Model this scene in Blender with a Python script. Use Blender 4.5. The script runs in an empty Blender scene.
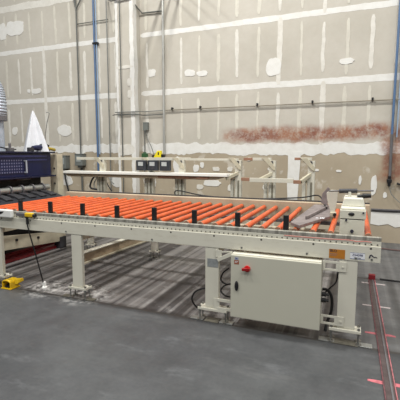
import bpy, bmesh, math, random
from mathutils import Vector, Matrix
random.seed(7)
PI = math.pi
sc = bpy.context.scene
C = sc.collection
# ------------------------------------------------------------------ camera
F_PX, YAW, PITCH, EYE = 385.6, math.radians(21.82), math.radians(-6.75), 1.6
cam_d = bpy.data.cameras.new('camera'); cam = bpy.data.objects.new('camera', cam_d); C.objects.link(cam)
cam_d.sensor_width = 36; cam_d.lens = F_PX / 400 * 36; cam_d.clip_end = 200
cam.location = (0, 0, EYE); cam.rotation_euler = (PI/2 + PITCH, 0, YAW)
sc.camera = cam
_f = Vector((-math.sin(YAW)*math.cos(PITCH), math.cos(YAW)*math.cos(PITCH), math.sin(PITCH)))
_r = Vector((math.cos(YAW), math.sin(YAW), 0)); _u = _r.cross(_f)
def ray(x, y): return _f + _r*((x-200)/F_PX) - _u*((y-200)/F_PX)
# measurements taken off the photograph onto planes of known position
def onY(x, y, Y): d = ray(x, y); return d*(Y/d.y) + Vector((0, 0, EYE))
def onX(x, y, X): d = ray(x, y); return d*(X/d.x) + Vector((0, 0, EYE))
def onZ(x, y, Z): d = ray(x, y); return d*((Z-EYE)/d.z) + Vector((0, 0, EYE))
WALL = 7.67
# ------------------------------------------------------------------ materials
def srgb(r, g, b):
    f = lambda c: (c/255/12.92) if c/255 <= .04045 else ((c/255+.055)/1.055)**2.4
    return (f(r), f(g), f(b), 1)
class N:
    def __init__(s, name):
        s.m = bpy.data.materials.new(name); s.m.use_nodes = True; s.t = s.m.node_tree
        s.b = s.t.nodes['Principled BSDF']; s._p = None
    def new(s, k): return s.t.nodes.new(k)
    def link(s, a, b): s.t.links.new(a, b)
    def set(s, sock, v):
        if isinstance(v, (int, float)): sock.default_value = v
        elif isinstance(v, (tuple, list)): sock.default_value = v
        else: s.link(v, sock)
    def math(s, op, a, b=0.0, c=0.0, clamp=False):
        n = s.new('ShaderNodeMath'); n.operation = op; n.use_clamp = clamp
        for i, v in enumerate((a, b, c)): s.set(n.inputs[i], v)
        return n.outputs[0]
    def pos(s):
        if s._p is None:
            g = s.new('ShaderNodeNewGeometry'); x = s.new('ShaderNodeSeparateXYZ'); s.link(g.outputs['Position'], x.inputs[0])
            s._p = (g.outputs['Position'], x.outputs[0], x.outputs[1], x.outputs[2])
        return s._p
    def noise(s, scale, detail=3, rough=.5, stretch=None, vec=None):
        n = s.new('ShaderNodeTexNoise'); n.inputs['Scale'].default_value = scale
        n.inputs['Detail'].default_value = detail; n.inputs['Roughness'].default_value = rough
        v = vec if vec is not None else s.pos()[0]
        if stretch:
            mp = s.new('ShaderNodeMapping'); mp.inputs['Scale'].default_value = stretch; s.link(v, mp.inputs[0]); v = mp.outputs[0]
        s.link(v, n.inputs['Vector']); return n.outputs['Fac']
    def ramp(s, v, a, b, lo=0.0, hi=1.0):
        n = s.new('ShaderNodeMapRange'); n.interpolation_type = 'SMOOTHSTEP'; n.clamp = True
        for i, k in enumerate((v, a, b, lo, hi)): s.set(n.inputs[i], k)
        return n.outputs[0]
    def mix(s, f, a, b):
        n = s.new('ShaderNodeMix'); n.data_type = 'RGBA'; s.set(n.inputs[0], f); s.set(n.inputs[6], a); s.set(n.inputs[7], b)
        return n.outputs[2]
    def out(s, col=None, rough=None, metal=None, bump=None, strength=.2, dist=.01):
        if col is not None: s.set(s.b.inputs['Base Color'], col)
        if rough is not None: s.set(s.b.inputs['Roughness'], rough)
        if metal is not None: s.set(s.b.inputs['Metallic'], metal)
        if bump is not None:
            n = s.new('ShaderNodeBump'); n.inputs['Strength'].default_value = strength; n.inputs['Distance'].default_value = dist
            s.link(bump, n.inputs['Height']); s.link(n.outputs[0], s.b.inputs['Normal'])
        return s.m
_mc = {}
def paint(name, col, rough=.5, metal=0.0, var=.08, scale=6.0, bump=.0):
    """plain finish with a little wear and unevenness"""
    if name in _mc: return _mc[name]
    n = N(name); c = srgb(*col); dk = tuple(v*(1-var*2) for v in c[:3]) + (1,)
    f = n.ramp(n.noise(scale, 4, .6), .3, .75)
    r = n.ramp(n.noise(scale*3, 2), .2, .8, max(.05, rough-.08), min(1, rough+.1))
    _mc[name] = n.out(n.mix(f, c, dk), r, metal, n.noise(scale*12, 2) if bump else None, bump or .1, .003)
    return _mc[name]
cream = paint('cream_paint', (207, 204, 189), .42, var=.05, scale=3)
cream_worn = paint('worn_cream_paint', (196, 189, 166), .5, var=.12, scale=5)
cab_paint = paint('cabinet_enamel', (190, 188, 172), .35, var=.02, scale=2)
tan_metal = paint('tan_painted_steel', (190, 172, 146), .5, var=.12, scale=4)
brown = paint('brown_primer', (160, 120, 96), .6, var=.12)
black = paint('black_plastic', (22, 22, 24), .45, var=.1)
rubber = paint('black_rubber', (26, 26, 27), .6, var=.1)
darkgrey = paint('dark_grey_steel', (66, 66, 70), .5, .2, var=.15)
midgrey = paint('mid_grey_steel', (112, 110, 112), .5, .25, var=.12)
slab_grey = paint('scuffed_grey_board', (134, 124, 122), .6, var=.2, scale=9)
alu = paint('aluminium', (178, 180, 176), .38, .7, var=.1)
navy = paint('navy_enamel', (10, 20, 66), .35, var=.12, scale=4)
navy_dk = paint('dark_navy_enamel', (17, 20, 52), .4, var=.12)
silver = paint('galvanised_steel', (182, 190, 200), .4, .3, var=.12, scale=12)
white_p = paint('white_plastic', (226, 226, 222), .4, var=.03)
yellow = paint('yellow_plastic', (224, 182, 24), .4, var=.06)
bright_yellow = paint('bright_yellow_plastic', (240, 222, 40), .4, var=.03)
red_pl = paint('red_plastic', (196, 28, 26), .35, var=.05)
red_paint = paint('dark_red_paint', (138, 30, 38), .5, var=.15)
green_pl = paint('green_plastic', (44, 84, 48), .5, var=.1)
blue_pipe = paint('blue_pipe_paint', (84, 112, 148), .4, var=.08)
conduit = paint('grey_conduit', (136, 138, 134), .45, .4, var=.1)
conduit_dk = paint('dark_conduit', (104, 106, 102), .5, .3, var=.1)
conduit_lt = paint('light_conduit', (180, 180, 174), .45, .4, var=.08)
box_grey = paint('grey_junction_enamel', (112, 116, 112), .45, var=.08)
screen_m = paint('pale_display', (186, 190, 188), .25, var=.03)
cloth_m = paint('white_dust_cover', (204, 206, 210), .75, var=.05, bump=.2)
pink_m = paint('pink_floor_paint', (168, 104, 108), .6, var=.2, scale=30)
orange_sticker = paint('orange_sticker', (184, 118, 34), .5, var=.08, scale=40)
brown_sticker = paint('brown_sticker', (150, 88, 62), .5, var=.06)
white_sticker = paint('white_sticker', (222, 224, 228), .45, var=.02)
ink = paint('dark_ink', (40, 40, 56), .6, var=.05)
plate_m = paint('grey_rating_plate', (150, 154, 154), .4, .2, var=.12, scale=30)
steel = paint('zinc_bolt_steel', (150, 150, 146), .35, .8, var=.1)
grout = paint('stained_steel_shim', (112, 108, 96), .5, var=.25, scale=14)
def roller_mat():
    n = N('orange_roller_sleeve'); f = n.ramp(n.noise(7, 4, .6), .3, .8); g = n.ramp(n.noise(60, 2), .55, .75)
    c = n.mix(f, srgb(212, 94, 42), srgb(186, 72, 30)); c = n.mix(n.math('MULTIPLY', g, .18), c, srgb(215, 150, 125))
    return n.out(c, .33, 0)
roller_m = roller_mat()
def frame_mat():
    """cream beam with the row of small drilled holes along its upper flange"""
    n = N('drilled_cream_beam'); _, x, y, z = n.pos()
    m = n.math('MODULO', n.math('ADD', x, 50), .045); dx = n.math('ABSOLUTE', n.math('SUBTRACT', m, .0225)); dz = n.math('ABSOLUTE', n.math('SUBTRACT', z, .872))
    d = n.math('SQRT', n.math('ADD', n.math('MULTIPLY', dx, dx), n.math('MULTIPLY', dz, dz)))
    hole = n.ramp(d, .005, .008, 1, 0)
    m2 = n.math('MODULO', n.math('ADD', x, 50), .45); dx2 = n.math('ABSOLUTE', n.math('SUBTRACT', m2, .2)); dz2 = n.math('ABSOLUTE', n.math('SUBTRACT', z, .84))
    d2 = n.math('SQRT', n.math('ADD', n.math('MULTIPLY', dx2, dx2), n.math('MULTIPLY', dz2, dz2)))
    hole = n.math('MAXIMUM', hole, n.ramp(d2, .007, .011, 1, 0))
    wear = n.ramp(n.noise(9, 5, .7, (1, 1, 3)), .45, .8)
    c = n.mix(n.math('MULTIPLY', wear, .3), srgb(207, 204, 189), srgb(160, 150, 128))
    return n.out(n.mix(hole, c, srgb(60, 56, 50)), .42)
beam_m = frame_mat()
def railtop_mat():
    n = N('slotted_guide_rail'); _, x, y, z = n.pos()
    s = n.noise(28, 3, .7, (1, .2, .2)); f = n.ramp(s, .42, .58)
    m = n.math('MODULO', n.math('ADD', x, 50), .12); slot = n.ramp(n.math('ABSOLUTE', n.math('SUBTRACT', m, .06)), .012, .018, .8, 0)
    c = n.mix(f, srgb(174, 171, 160), srgb(150, 147, 137)); c = n.mix(n.math('MULTIPLY', slot, .6), c, srgb(96, 92, 84))
    return n.out(c, .45, .35)
railtop_m = railtop_mat()
def grille_mat():
    n = N('navy_mesh_guard'); _, x, y, z = n.pos()
    a = n.math('ABSOLUTE', n.math('SUBTRACT', n.math('MODULO', n.math('ADD', y, 50), .045), .0225))
    b = n.math('ABSOLUTE', n.math('SUBTRACT', n.math('MODULO', z, .045), .0225))
    h = n.math('MULTIPLY', n.ramp(a, .008, .013, 1, 0), n.ramp(b, .008, .013, 1, 0))
    return n.out(n.mix(h, srgb(9, 19, 62), srgb(112, 116, 146)), .4)
grille_m = grille_mat()
def stain(n, col):
    """rust red overspray on the drywall: a long band, and a patch running down by the blue pipe"""
    _, x, y, z = n.pos()
    q = n.noise(2.2, 5, .65); q2 = n.noise(14, 4, .7)
    zz = n.math('ADD', z, n.math('MULTIPLY', n.math('SUBTRACT', q, .5), .22))
    zc = n.math('SUBTRACT', zz, n.math('ADD', 2.0, n.math('MULTIPLY', x, .01)))
    band = n.math('MULTIPLY', n.ramp(n.math('ABSOLUTE', zc), .05, .21, 1, 0), n.ramp(x, -2.75, -2.1))
    band = n.math('MULTIPLY', band, n.ramp(x, .9, .4))
    bx = n.math('ADD', x, n.math('MULTIPLY', n.math('SUBTRACT', n.noise(3, 4, .6), .5), .25))
    vert = n.math('MULTIPLY', n.ramp(bx, .34, .50), n.ramp(bx, .98, .80))
    vert = n.math('MULTIPLY', vert, n.math('MULTIPLY', n.ramp(z, 2.15, 2.0), n.ramp(zz, 1.05, 1.2)))
    m = n.math('MAXIMUM', band, n.math('MULTIPLY', vert, .85))
    blot = n.math('MULTIPLY', n.ramp(n.math('ABSOLUTE', n.math('ADD', x, 2.36)), .05, .32, 1, 0), n.ramp(n.math('ABSOLUTE', n.math('SUBTRACT', z, 1.97)), .02, .14, 1, 0))
    k = n.math('MULTIPLY', m, n.ramp(q2, .3, .62, .45, 1.0)); k = n.math('MAXIMUM', k, n.math('MULTIPLY', blot, n.ramp(q2, .3, .6, .25, .9)))
    cc = n.mix(n.ramp(n.noise(3.1, 3), .4, .62), srgb(150, 98, 70), srgb(126, 70, 52))
    return n.mix(n.math('MULTIPLY', k, .92), col, cc)
def wall_mat():
    n = N('bare_drywall_paper'); _, x, y, z = n.pos()
    a = n.ramp(n.noise(1.1, 4, .55), .3, .7); b = n.ramp(n.noise(9, 4, .6), .3, .7)
    up = n.mix(a, srgb(192, 187, 176), srgb(182, 177, 165)); lo = n.mix(a, srgb(174, 162, 141), srgb(160, 147, 126))
    f = n.ramp(z, 1.64, 1.72)
    c = n.mix(f, lo, up); c = n.mix(n.math('MULTIPLY', b, .12), c, srgb(160, 150, 132))
    # scuffs of pale compound on the lowest boards
    sp = n.math('MULTIPLY', n.ramp(n.noise(3.4, 4, .6), .57, .66), n.ramp(z, 1.7, 1.5)); sp = n.math('MULTIPLY', sp, n.ramp(z, .55, .8))
    c = n.mix(n.math('MULTIPLY', sp, .5), c, srgb(205, 200, 188))
    return n.out(stain(n, c), .85, 0, n.noise(30, 3), .08, .004)
def mud_mat(name, col, amt):
    n = N(name); f = n.ramp(n.noise(8, 5, .65), .35, .7)
    c = n.mix(n.math('MULTIPLY', f, amt), srgb(*col), srgb(190, 185, 173))
    return n.out(stain(n, c), .8, 0, n.noise(24, 4), .15, .004)
wall_m = wall_mat()
mud_white = mud_mat('joint_compound_white', (222, 221, 216), .25)
mud_mid = mud_mat('joint_compound_thin', (216, 213, 204), .45)
mud_faint = mud_mat('joint_compound_faint', (205, 201, 188), .6)
def floor_mat():
    n = N('worn_grey_concrete'); p, x, y, z = n.pos()
    big = n.ramp(n.noise(.9, 5, .6), .3, .7); mid = n.ramp(n.noise(4, 6, .65), .3, .72); fine = n.ramp(n.noise(30, 4, .7), .3, .7)
    streak = n.noise(2.2, 5, .62, (1, .12, 1)); brush = n.noise(1.6, 5, .7, (.5, 1.6, 1))
    c = n.mix(big, srgb(78, 80, 81), srgb(61, 62, 65)); c = n.mix(n.math('MULTIPLY', mid, .4), c, srgb(52, 53, 55))
    c = n.mix(n.math('MULTIPLY', fine, .15), c, srgb(100, 100, 98))
    c = n.mix(n.math('MULTIPLY', n.ramp(brush, .58, .72), .35), c, srgb(104, 104, 103))
    c = n.mix(n.math('MULTIPLY', n.ramp(n.noise(1.7, 7, .72), .48, .62), .55), c, srgb(58, 60, 62))
    c = n.mix(n.math('MULTIPLY', n.ramp(n.noise(2.6, 7, .75, (.5, 1.3, 1)), .54, .70), .42), c, srgb(106, 108, 110))
    # beyond the joint, stripes of light through the rollers are painted into the slab
    back = n.ramp(y, 3.33, 3.36)
    lit_stripe = n.ramp(n.noise(3.0, 3, .6, (2.2, .02, 1)), .42, .57)
    shade_stripe = n.ramp(n.noise(9.0, 2, .5, (1.2, .012, 1)), .50, .58)
    bc = n.mix(lit_stripe, srgb(58, 55, 55), srgb(116, 113, 111)); bc = n.mix(n.math('MULTIPLY', shade_stripe, .45), bc, srgb(44, 41, 41))
    bc = n.mix(n.math('MULTIPLY', n.ramp(n.noise(5, 6, .75), .55, .7), .5), bc, srgb(150, 148, 145))
    bc = n.mix(n.math('MULTIPLY', n.ramp(x, -.3, .05), .75), bc, n.mix(mid, srgb(100, 101, 101), srgb(80, 81, 82)))
    c = n.mix(back, c, bc)
    # dust around the feet of the conveyor
    for fx in (-2.8, -3.35):
        d = n.math('SQRT', n.math('ADD', n.math('MULTIPLY', n.math('SUBTRACT', x, fx), n.math('SUBTRACT', x, fx)), n.math('MULTIPLY', n.math('SUBTRACT', y, 3.5), n.math('SUBTRACT', y, 3.5))))
        k = n.math('MULTIPLY', n.ramp(d, .12, .42, 1, 0), n.ramp(n.noise(14, 5, .7), .42, .62))
        c = n.mix(n.math('MULTIPLY', k, .7), c, srgb(188, 186, 182))
    # saw cut joint along the line of the near legs
    w = n.math('ADD', 3.338, n.math('MULTIPLY', n.math('SUBTRACT', n.noise(5, 3), .5), .02))
    j = n.ramp(n.math('ABSOLUTE', n.math('SUBTRACT', y, w)), .010, .026, 1, 0)
    c = n.mix(n.math('MULTIPLY', j, .75), c, srgb(62, 58, 54))
    j2 = n.math('MULTIPLY', n.ramp(n.math('ABSOLUTE', n.math('SUBTRACT', y, 5.30)), .012, .03, 1, 0), n.ramp(x, -.2, 0))
    c = n.mix(n.math('MULTIPLY', j2, .8), c, srgb(52, 50, 50))
    rg = n.ramp(n.noise(3, 4, .6), .3, .7, .38, .62)
    return n.out(c, rg, 0, n.noise(18, 5, .6), .12, .004)
floor_m = floor_mat()
# ------------------------------------------------------------------ mesh helpers
class M:
    def __init__(s): s.bm = bmesh.new()
    def box(s, x0, x1, y0, y1, z0, z1, mat=None):
        g = bmesh.ops.create_cube(s.bm, size=1)['verts']
        cx, cy, cz = (x0+x1)/2, (y0+y1)/2, (z0+z1)/2
        for v in g:
            v.co = Vector((cx+v.co.x*abs(x1-x0), cy+v.co.y*abs(y1-y0), cz+v.co.z*abs(z1-z0)))
            if mat: v.co = mat @ v.co
        return s
    def cyl(s, a, b, r, r2=None, seg=16):
        a, b = Vector(a), Vector(b); d = b-a
        g = bmesh.ops.create_cone(s.bm, cap_ends=True, segments=seg, radius1=r, radius2=r if r2 is None else r2, depth=d.length)['verts']
        m = Matrix.Translation((a+b)/2) @ d.to_track_quat('Z', 'Y').to_matrix().to_4x4()
        for v in g: v.co = m @ v.co
        return s
    def bar(s, a, b, w, h, up=(0, 0, 1)):
        """rectangular bar from a to b, w sideways and h along up"""
        a, b = Vector(a), Vector(b); d = (b-a); L = d.length; d.normalize(); up = Vector(up)
        sd = d.cross(up).normalized(); up = sd.cross(d).normalized()
        vs = [s.bm.verts.new(p + sd*i*w/2 + up*j*h/2) for p in (a, b) for i, j in ((-1, -1), (1, -1), (1, 1), (-1, 1))]
        for q in ((0, 1, 2, 3), (7, 6, 5, 4), (0, 4, 5, 1), (1, 5, 6, 2), (2, 6, 7, 3), (3, 7, 4, 0)): s.bm.faces.new([vs[i] for i in q])
        return s
    def prism(s, pts, vec):
        """closed outline pushed along vec"""
        v = Vector(vec); a = [s.bm.verts.new(Vector(p)) for p in pts]; b = [s.bm.verts.new(Vector(p)+v) for p in pts]
        s.bm.faces.new(a[::-1]); s.bm.faces.new(b); n = len(a)
        for i in range(n): s.bm.faces.new((a[i], a[(i+1) % n], b[(i+1) % n], b[i]))
        return s
    def tube(s, pts, r, seg=8, sm=6):
        P = [Vector(p) for p in pts]
        if sm and len(P) > 2:                                  # Catmull-Rom smoothing
            Q = []
            for i in range(len(P)-1):
                p0 = P[max(i-1, 0)]; p1 = P[i]; p2 = P[i+1]; p3 = P[min(i+2, len(P)-1)]
                for k in range(sm):
                    t = k/sm
                    Q.append(.5*((2*p1)+(p2-p0)*t+(2*p0-5*p1+4*p2-p3)*t*t+(-p0+3*p1-3*p2+p3)*t**3))
            Q.append(P[-1]); P = Q
        rr = r if callable(r) else (lambda i, n: r)
        prev = None; n = len(P); up = None
        for i, p in enumerate(P):
            d = (P[min(i+1, n-1)]-P[max(i-1, 0)]).normalized()
            if up is None: up = Vector((0, 0, 1)) if abs(d.z) < .9 else Vector((0, 1, 0))
            sd = d.cross(up).normalized(); up = sd.cross(d).normalized()
            ring = [s.bm.verts.new(p + (sd*math.cos(2*PI*k/seg)+up*math.sin(2*PI*k/seg))*rr(i, n)) for k in range(seg)]
            if prev:
                for k in range(seg): s.bm.faces.new((prev[k], prev[(k+1) % seg], ring[(k+1) % seg], ring[k]))
            else: s.bm.faces.new(ring[::-1])
            prev = ring
        s.bm.faces.new(prev); return s
    def ball(s, c, rx, ry=None, rz=None, seg=16):
        g = bmesh.ops.create_uvsphere(s.bm, u_segments=seg, v_segments=seg//2, radius=1)['verts']
        for v in g: v.co = Vector((c[0]+v.co.x*rx, c[1]+v.co.y*(ry or rx), c[2]+v.co.z*(rz or rx)))
        return s
    def build(s, name, mat, parent=None, bevel=0.0, smooth=False, origin=None):
        bmesh.ops.recalc_face_normals(s.bm, faces=s.bm.faces)
        me = bpy.data.meshes.new(name); o = bpy.data.objects.new(name, me); C.objects.link(o)
        if origin is None:
            if parent is None:
                v = s.bm.verts; n = len(v)
                origin = Vector((sum(q.co.x for q in v)/n, sum(q.co.y for q in v)/n, min(q.co.z for q in v)))
            else: origin = world(parent)
        else: origin = Vector(origin)
        bmesh.ops.translate(s.bm, verts=s.bm.verts, vec=-origin)
        s.bm.to_mesh(me); s.bm.free(); me.materials.append(mat)
        if smooth:
            for p in me.polygons: p.use_smooth = True
            try: me.set_sharp_from_angle(angle=math.radians(40))
            except Exception: pass
        if bevel:
            b = o.modifiers.new('bevel', 'BEVEL'); b.width = bevel; b.segments = 2; b.limit_method = 'ANGLE'
        if parent is not None: o.parent = parent; o.location = origin - world(parent)
        else: o.location = origin
        return o
def world(o):
    v = Vector((0, 0, 0))
    while o is not None: v += o.location; o = o.parent
    return v
def tag(o, label, cat, group=None, kind=None):
    if label: o['label'] = label
    if cat: o['category'] = cat
    if group: o['group'] = group
    if kind: o['kind'] = kind
    return o
def thing(name, loc, label, cat, group=None):
    o = bpy.data.objects.new(name, None); C.objects.link(o); o.location = loc; o.empty_display_size = .1
    return tag(o, label, cat, group)
def copy_tree(o, parent=None):
    c = o.copy(); C.objects.link(c)
    if parent is not None: c.parent = parent
    for ch in list(o.children): copy_tree(ch, c)
    return c
def text(name, body, size, loc, mat, parent, rot=(PI/2, 0, 0), ext=.0006):
    cu = bpy.data.curves.new(name, 'FONT'); cu.body = body; cu.size = size; cu.extrude = ext; cu.align_x = 'CENTER'; cu.align_y = 'CENTER'
    cu.offset = size*.012
    tmp = bpy.data.objects.new(name, cu); C.objects.link(tmp)
    dg = bpy.context.evaluated_depsgraph_get(); me = bpy.data.meshes.new_from_object(tmp.evaluated_get(dg))
    bpy.data.objects.remove(tmp); me.materials.clear(); me.materials.append(mat)
    o = bpy.data.objects.new(name, me); C.objects.link(o); o.parent = parent; o.location = Vector(loc)-world(parent); o.rotation_euler = rot
    return o
# ------------------------------------------------------------------ the shell
tag(M().box(-16, 9, -5, WALL+.3, -.2, 0).build('floor', floor_m), None, None, kind='structure')
wall = tag(M().box(-16, 9, WALL, WALL+.25, 0, 9.0).build('wall_back', wall_m), None, None, kind='structure')
pil = tag(M().box(-4.93, -4.48, 7.40, WALL, 0, 9.0).build('wall_pilaster', wall_m, bevel=.004), None, None, kind='structure')
def strip_pts(x0, z0, x1, z1, w, jit, y=WALL, step=.06):
    """ragged strip of compound between two points, as a closed outline"""
    a, b = Vector((x0, 0, z0)), Vector((x1, 0, z1)); L = (b-a).length; d = (b-a)/L; nrm = Vector((-d.z, 0, d.x)); n = max(2, int(L/step))
    up, dn = [], []; wa = wb = 0
    for i in range(n+1):
        t = i/n; p = a+d*L*t; wa = wa*.6+random.uniform(-jit, jit); wb = wb*.6+random.uniform(-jit, jit)
        e = min(1, .45 + min(t, 1-t)*n*.5)
        up.append(p+nrm*(w/2+wa)*e); dn.append(p-nrm*(w/2+wb)*e)
    return [Vector((q.x, y, q.z)) for q in up+dn[::-1]]
def blob_pts(cx, cz, rx, rz, y=WALL, n=22, jit=.16):
    k = 1.0; pts = []
    for i in range(n):
        k = .6*k + .4*random.uniform(1-jit*2.2, 1+jit*1.6); a = 2*PI*i/n
        ca, sa = math.cos(a), math.sin(a); q = (abs(ca)**3+abs(sa)**3)**(-1/3)
        pts.append(Vector((cx+rx*k*ca*q, y, cz+rz*k*sa*q)))
    return pts
whites, mids, faints = M(), M(), M()
lay = [0]
def mud(m, pts, t=.002):
    lay[0] += 1
    m.prism([p+Vector((0, .001, 0)) for p in pts], (0, -t-.001-lay[0]*.00003, 0))
for z, w, m in ((4.17, .105, whites), (2.94, .115, whites)):
    mud(m, strip_pts(-15.9, z, -4.93, z, w, .006)); mud(m, strip_pts(-4.47, z, 8.9, z, w, .006))
mud(mids, strip_pts(-15.9, 5.22, -4.93, 5.22, .16, .012)); mud(mids, strip_pts(-4.47, 5.3, 8.9, 5.3, .13, .012))
mud(whites, strip_pts(-15.9, 1.73, -4.93, 1.73, .20, .03), .003); mud(whites, strip_pts(-4.47, 1.715, 8.9, 1.715, .225, .026), .003)
for k in range(-18, 24):                                            # the screw lines on the studs
    x = -1.859+.411*k
    if x < -15.5 or x > 8.6 or -5.0 < x < -4.4: continue
    for (a, b) in ((5.35, 6.5), (4.24, 5.15), (3.02, 4.09), (1.86, 2.87)):
        w = random.choice((.05, .06, .07)); full = (k in (1,) and a == 3.02) or (k == 3 and a in (4.24, 1.86)) or (k == -13 and a in (3.02, 1.86)) or k in (-25, 12)
        lo, hi = (a-.08, b+.08) if full else (a+random.uniform(0, .12), b-random.uniform(.02, .12))
        jx = random.uniform(-.02, .02)
        mud(mids if full or random.random() < .25 else faints, strip_pts(x+jx, lo, x+jx+random.uniform(-.015, .015), hi, w*1.5 if full else w, .008))
for cx, cz, rx, rz in [(-8.074, 4.751, .327, .189), (-8.5, 4.7, .136, .2), (-4.199, 3.363, .098, .084), (-3.297, 3.295, .114, .071), (-3.026, 3.264, .122, .061),
    (-1.533, 3.274, .135, .159), (-.215, 3.272, .126, .055), (-6.635, 2.193, .213, .132), (-8.265, 2.205, .086, .102), (-7.46, 3.173, .16, .061), (-7.721, 3.188, .05, .05),
    (-3.163, 1.309, .069, .086), (-3.025, 1.375, .046, .064), (-2.797, .997, .201, .064), (-.686, 1.304, .055, .022), (-.272, 1.291, .053, .022), (.098, 1.132, .026, .092),
    (.337, 1.047, .052, .181), (.527, .871, .035, .06), (-6.698, .965, .24, .15), (-3.589, 1.369, .11, .19), (-5.2, 1.01, .161, .185),
    (-4.29, .979, .153, .158)]:
    mud(whites, blob_pts(cx, cz, rx, rz), .003)
for cx, cz, rx, rz in [(-2.709, 1.294, .08, .05), (-2.401, 1.299, .055, .05), (-1.568, 1.31, .05, .03), (-3.071, .903, .08, .05), (-2.397, .904, .05, .07), (-1.662, .948, .05, .06), (-2.0, 1.5, .05, .04)]:
    mud(mids, blob_pts(cx, cz, rx, rz), .003)
mud(whites, [Vector((x, WALL, z)) for x, z in ((.31, .555), (.5, .55), (.9, .56), (2.2, .55), (2.2, .3), (1.2, .31), (.95, .335), (.72, .29), (.6, .345), (.45, .31), (.31, .33))], .003)
mud(whites, [Vector((x, WALL, z)) for x, z in ((-1.22, 1.65), (-1.215, 1.3), (-1.225, 1.0), (-1.2, .6), (-1.21, .3), (-1.03, .3), (-1.02, .7), (-1.0, 1.1), (-.985, 1.4), (-.975, 1.65))], .003)
def ymud(m, z0, z1, x, w, y): mud(m, strip_pts(x, z0, x, z1, w, .01, y))
ymud(whites, .2, 8.9, -4.90, .06, 7.40); ymud(whites, .2, 8.9, -4.53, .10, 7.40)     # corner beads of the pilaster
mud(mids, strip_pts(-4.92, 3.47, -4.5, 3.47, .07, .01, 7.40)); mud(mids, strip_pts(-4.92, 1.7, -4.5, 1.7, .2, .02, 7.40))
for z in (2.9, 3.15): mud(mids, blob_pts(-4.6, z, .06, .09, 7.40))
o = whites.build('joint_compound', mud_white, wall); o['kind'] = 'stuff'
o = mids.build('thin_joint_compound', mud_mid, wall); o['kind'] = 'stuff'
o = faints.build('screw_line_compound', mud_faint, wall); o['kind'] = 'stuff'
m = M(); m.prism([Vector((-4.479, 7.40+a, z)) for a, z in ((0, .2), (.14, .2), (.12, 1.4), (.17, 2.2), (.12, 3), (.15, 3.5), (.11, 4), (.15, 6), (.12, 8.9), (0, 8.9))], (.003, 0, 0))
o = m.build('corner_compound', mud_white, pil); o['kind'] = 'stuff'

# ------------------------------------------------------------------ the roller conveyor
NY, FY = 3.35, 5.19
con = thing('roller_conveyor', (-1.9, 4.25, 0), 'long cream steel conveyor table with orange rollers across the grey floor', 'conveyor')
XL, XR = -4.42, .225
m = M(); m.box(XL, XR, NY, NY+.05, .727, .86); m.box(XL, XR, NY+.012, NY+.11, .86, .90); m.box(XL, XR, NY+.05, NY+.10, .727, .745)
near = m.build('side_frame', beam_m, con, bevel=.003)
m = M(); m.box(XL, XR, NY+.012, NY+.06, .9005, .932)
m.build('guide_rail', railtop_m, con, bevel=.002)['label'] = 'grey slotted guide rail along the front edge'
m = M(); m.box(XL, .19, 5.07, 5.20, .727, .985); m.build('side_frame', tan_metal, con, bevel=.004)['label'] = 'tan rear side beam'
m = M(); m.box(XL, .19, 5.175, 5.205, .985, 1.002); m.build('guide_rail', darkgrey, con)['label'] = 'thin dark strip on the rear beam'
rr = M().cyl((0, 3.53, .905), (0, 5.03, .905), .027, seg=20); roller = rr.build('roller', roller_m, con, smooth=True, origin=(0, 4.28, .905))
ax = M().cyl((0, 3.46, .905), (0, 5.08, .905), .011, seg=8).build('axle', darkgrey, roller, origin=(0, 4.28, .905))
for ya, yb in ((3.515, 3.53), (5.03, 5.05)): M().cyl((0, ya, .905), (0, yb, .905), .029, seg=16).build('end_cap', brown, roller, origin=(0, 4.28, .905))
base = roller.location.copy()
for k in range(30):
    if k == 1: continue                                            # the clamp head stands here
    r = roller if k == 0 else copy_tree(roller)
    r.location = base + Vector((.133-.1537*k, 0, 0))
gp = M().box(-.024, .024, NY+.085, NY+.115, .9, 1.06).build('guide_post', black, con, bevel=.004, origin=(0, NY+.1, .9))
gb = gp.location.copy()
for k, x in enumerate((-3.695, -3.24, -2.785, -2.335, -1.885, -1.440, -1.0, -.55)):
    g = gp if k == 0 else copy_tree(gp); g.location = gb + Vector((x, 0, 0))
# legs with base plates and levelling bolts
def leg(cx, y0, y1, w, pl=.05, pr_=.05):
    y1 = y0+.045
    lg = M().box(cx-w/2, cx+w/2, y0, y1, .13, .727).build('leg', cream, con, bevel=.006)
    M().box(cx-w/2-pl, cx+w/2+pr_, y0-.02, y1+.05, .105, .13).build('foot_plate', cream, lg, bevel=.003)
    for x in (cx-w/2-pl+.018, cx+w/2+pr_-.018):
        for yy in (y0-.002, y1+.03):
            M().cyl((x, yy, .012), (x, yy, .15), .007, seg=8).cyl((x, yy, .13), (x, yy, .145), .013, seg=6).cyl((x, yy, .088), (x, yy, .10), .013, seg=6).cyl((x, yy, 0), (x, yy, .012), .028, seg=14).build('leveling_bolt', steel, lg)
    return lg
legs = {}
for cx, w in ((-4.01, .14), (-2.812, .137), (-1.222, .137), (-.015, .145)):
    legs[cx] = leg(cx, NY+.005, NY+.12, w, *({-1.222: (.07, .09), -.015: (.06, .05)}.get(cx, (.05, .05)))); leg(cx, 5.12, 5.19, w*.8, .02, .02)
    M().box(cx-.04, cx+.04, NY+.05, 5.07, .65, .727).build('cross_member', cream_worn, con, bevel=.004)
M().box(-4.0, .0, 4.2, 4.28, .73, .80).build('center_beam', cream_worn, con, bevel=.004)
M().box(-4.0, .0, 4.55, 4.60, .80, .84).build('drive_guard', midgrey, con, bevel=.004)
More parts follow.
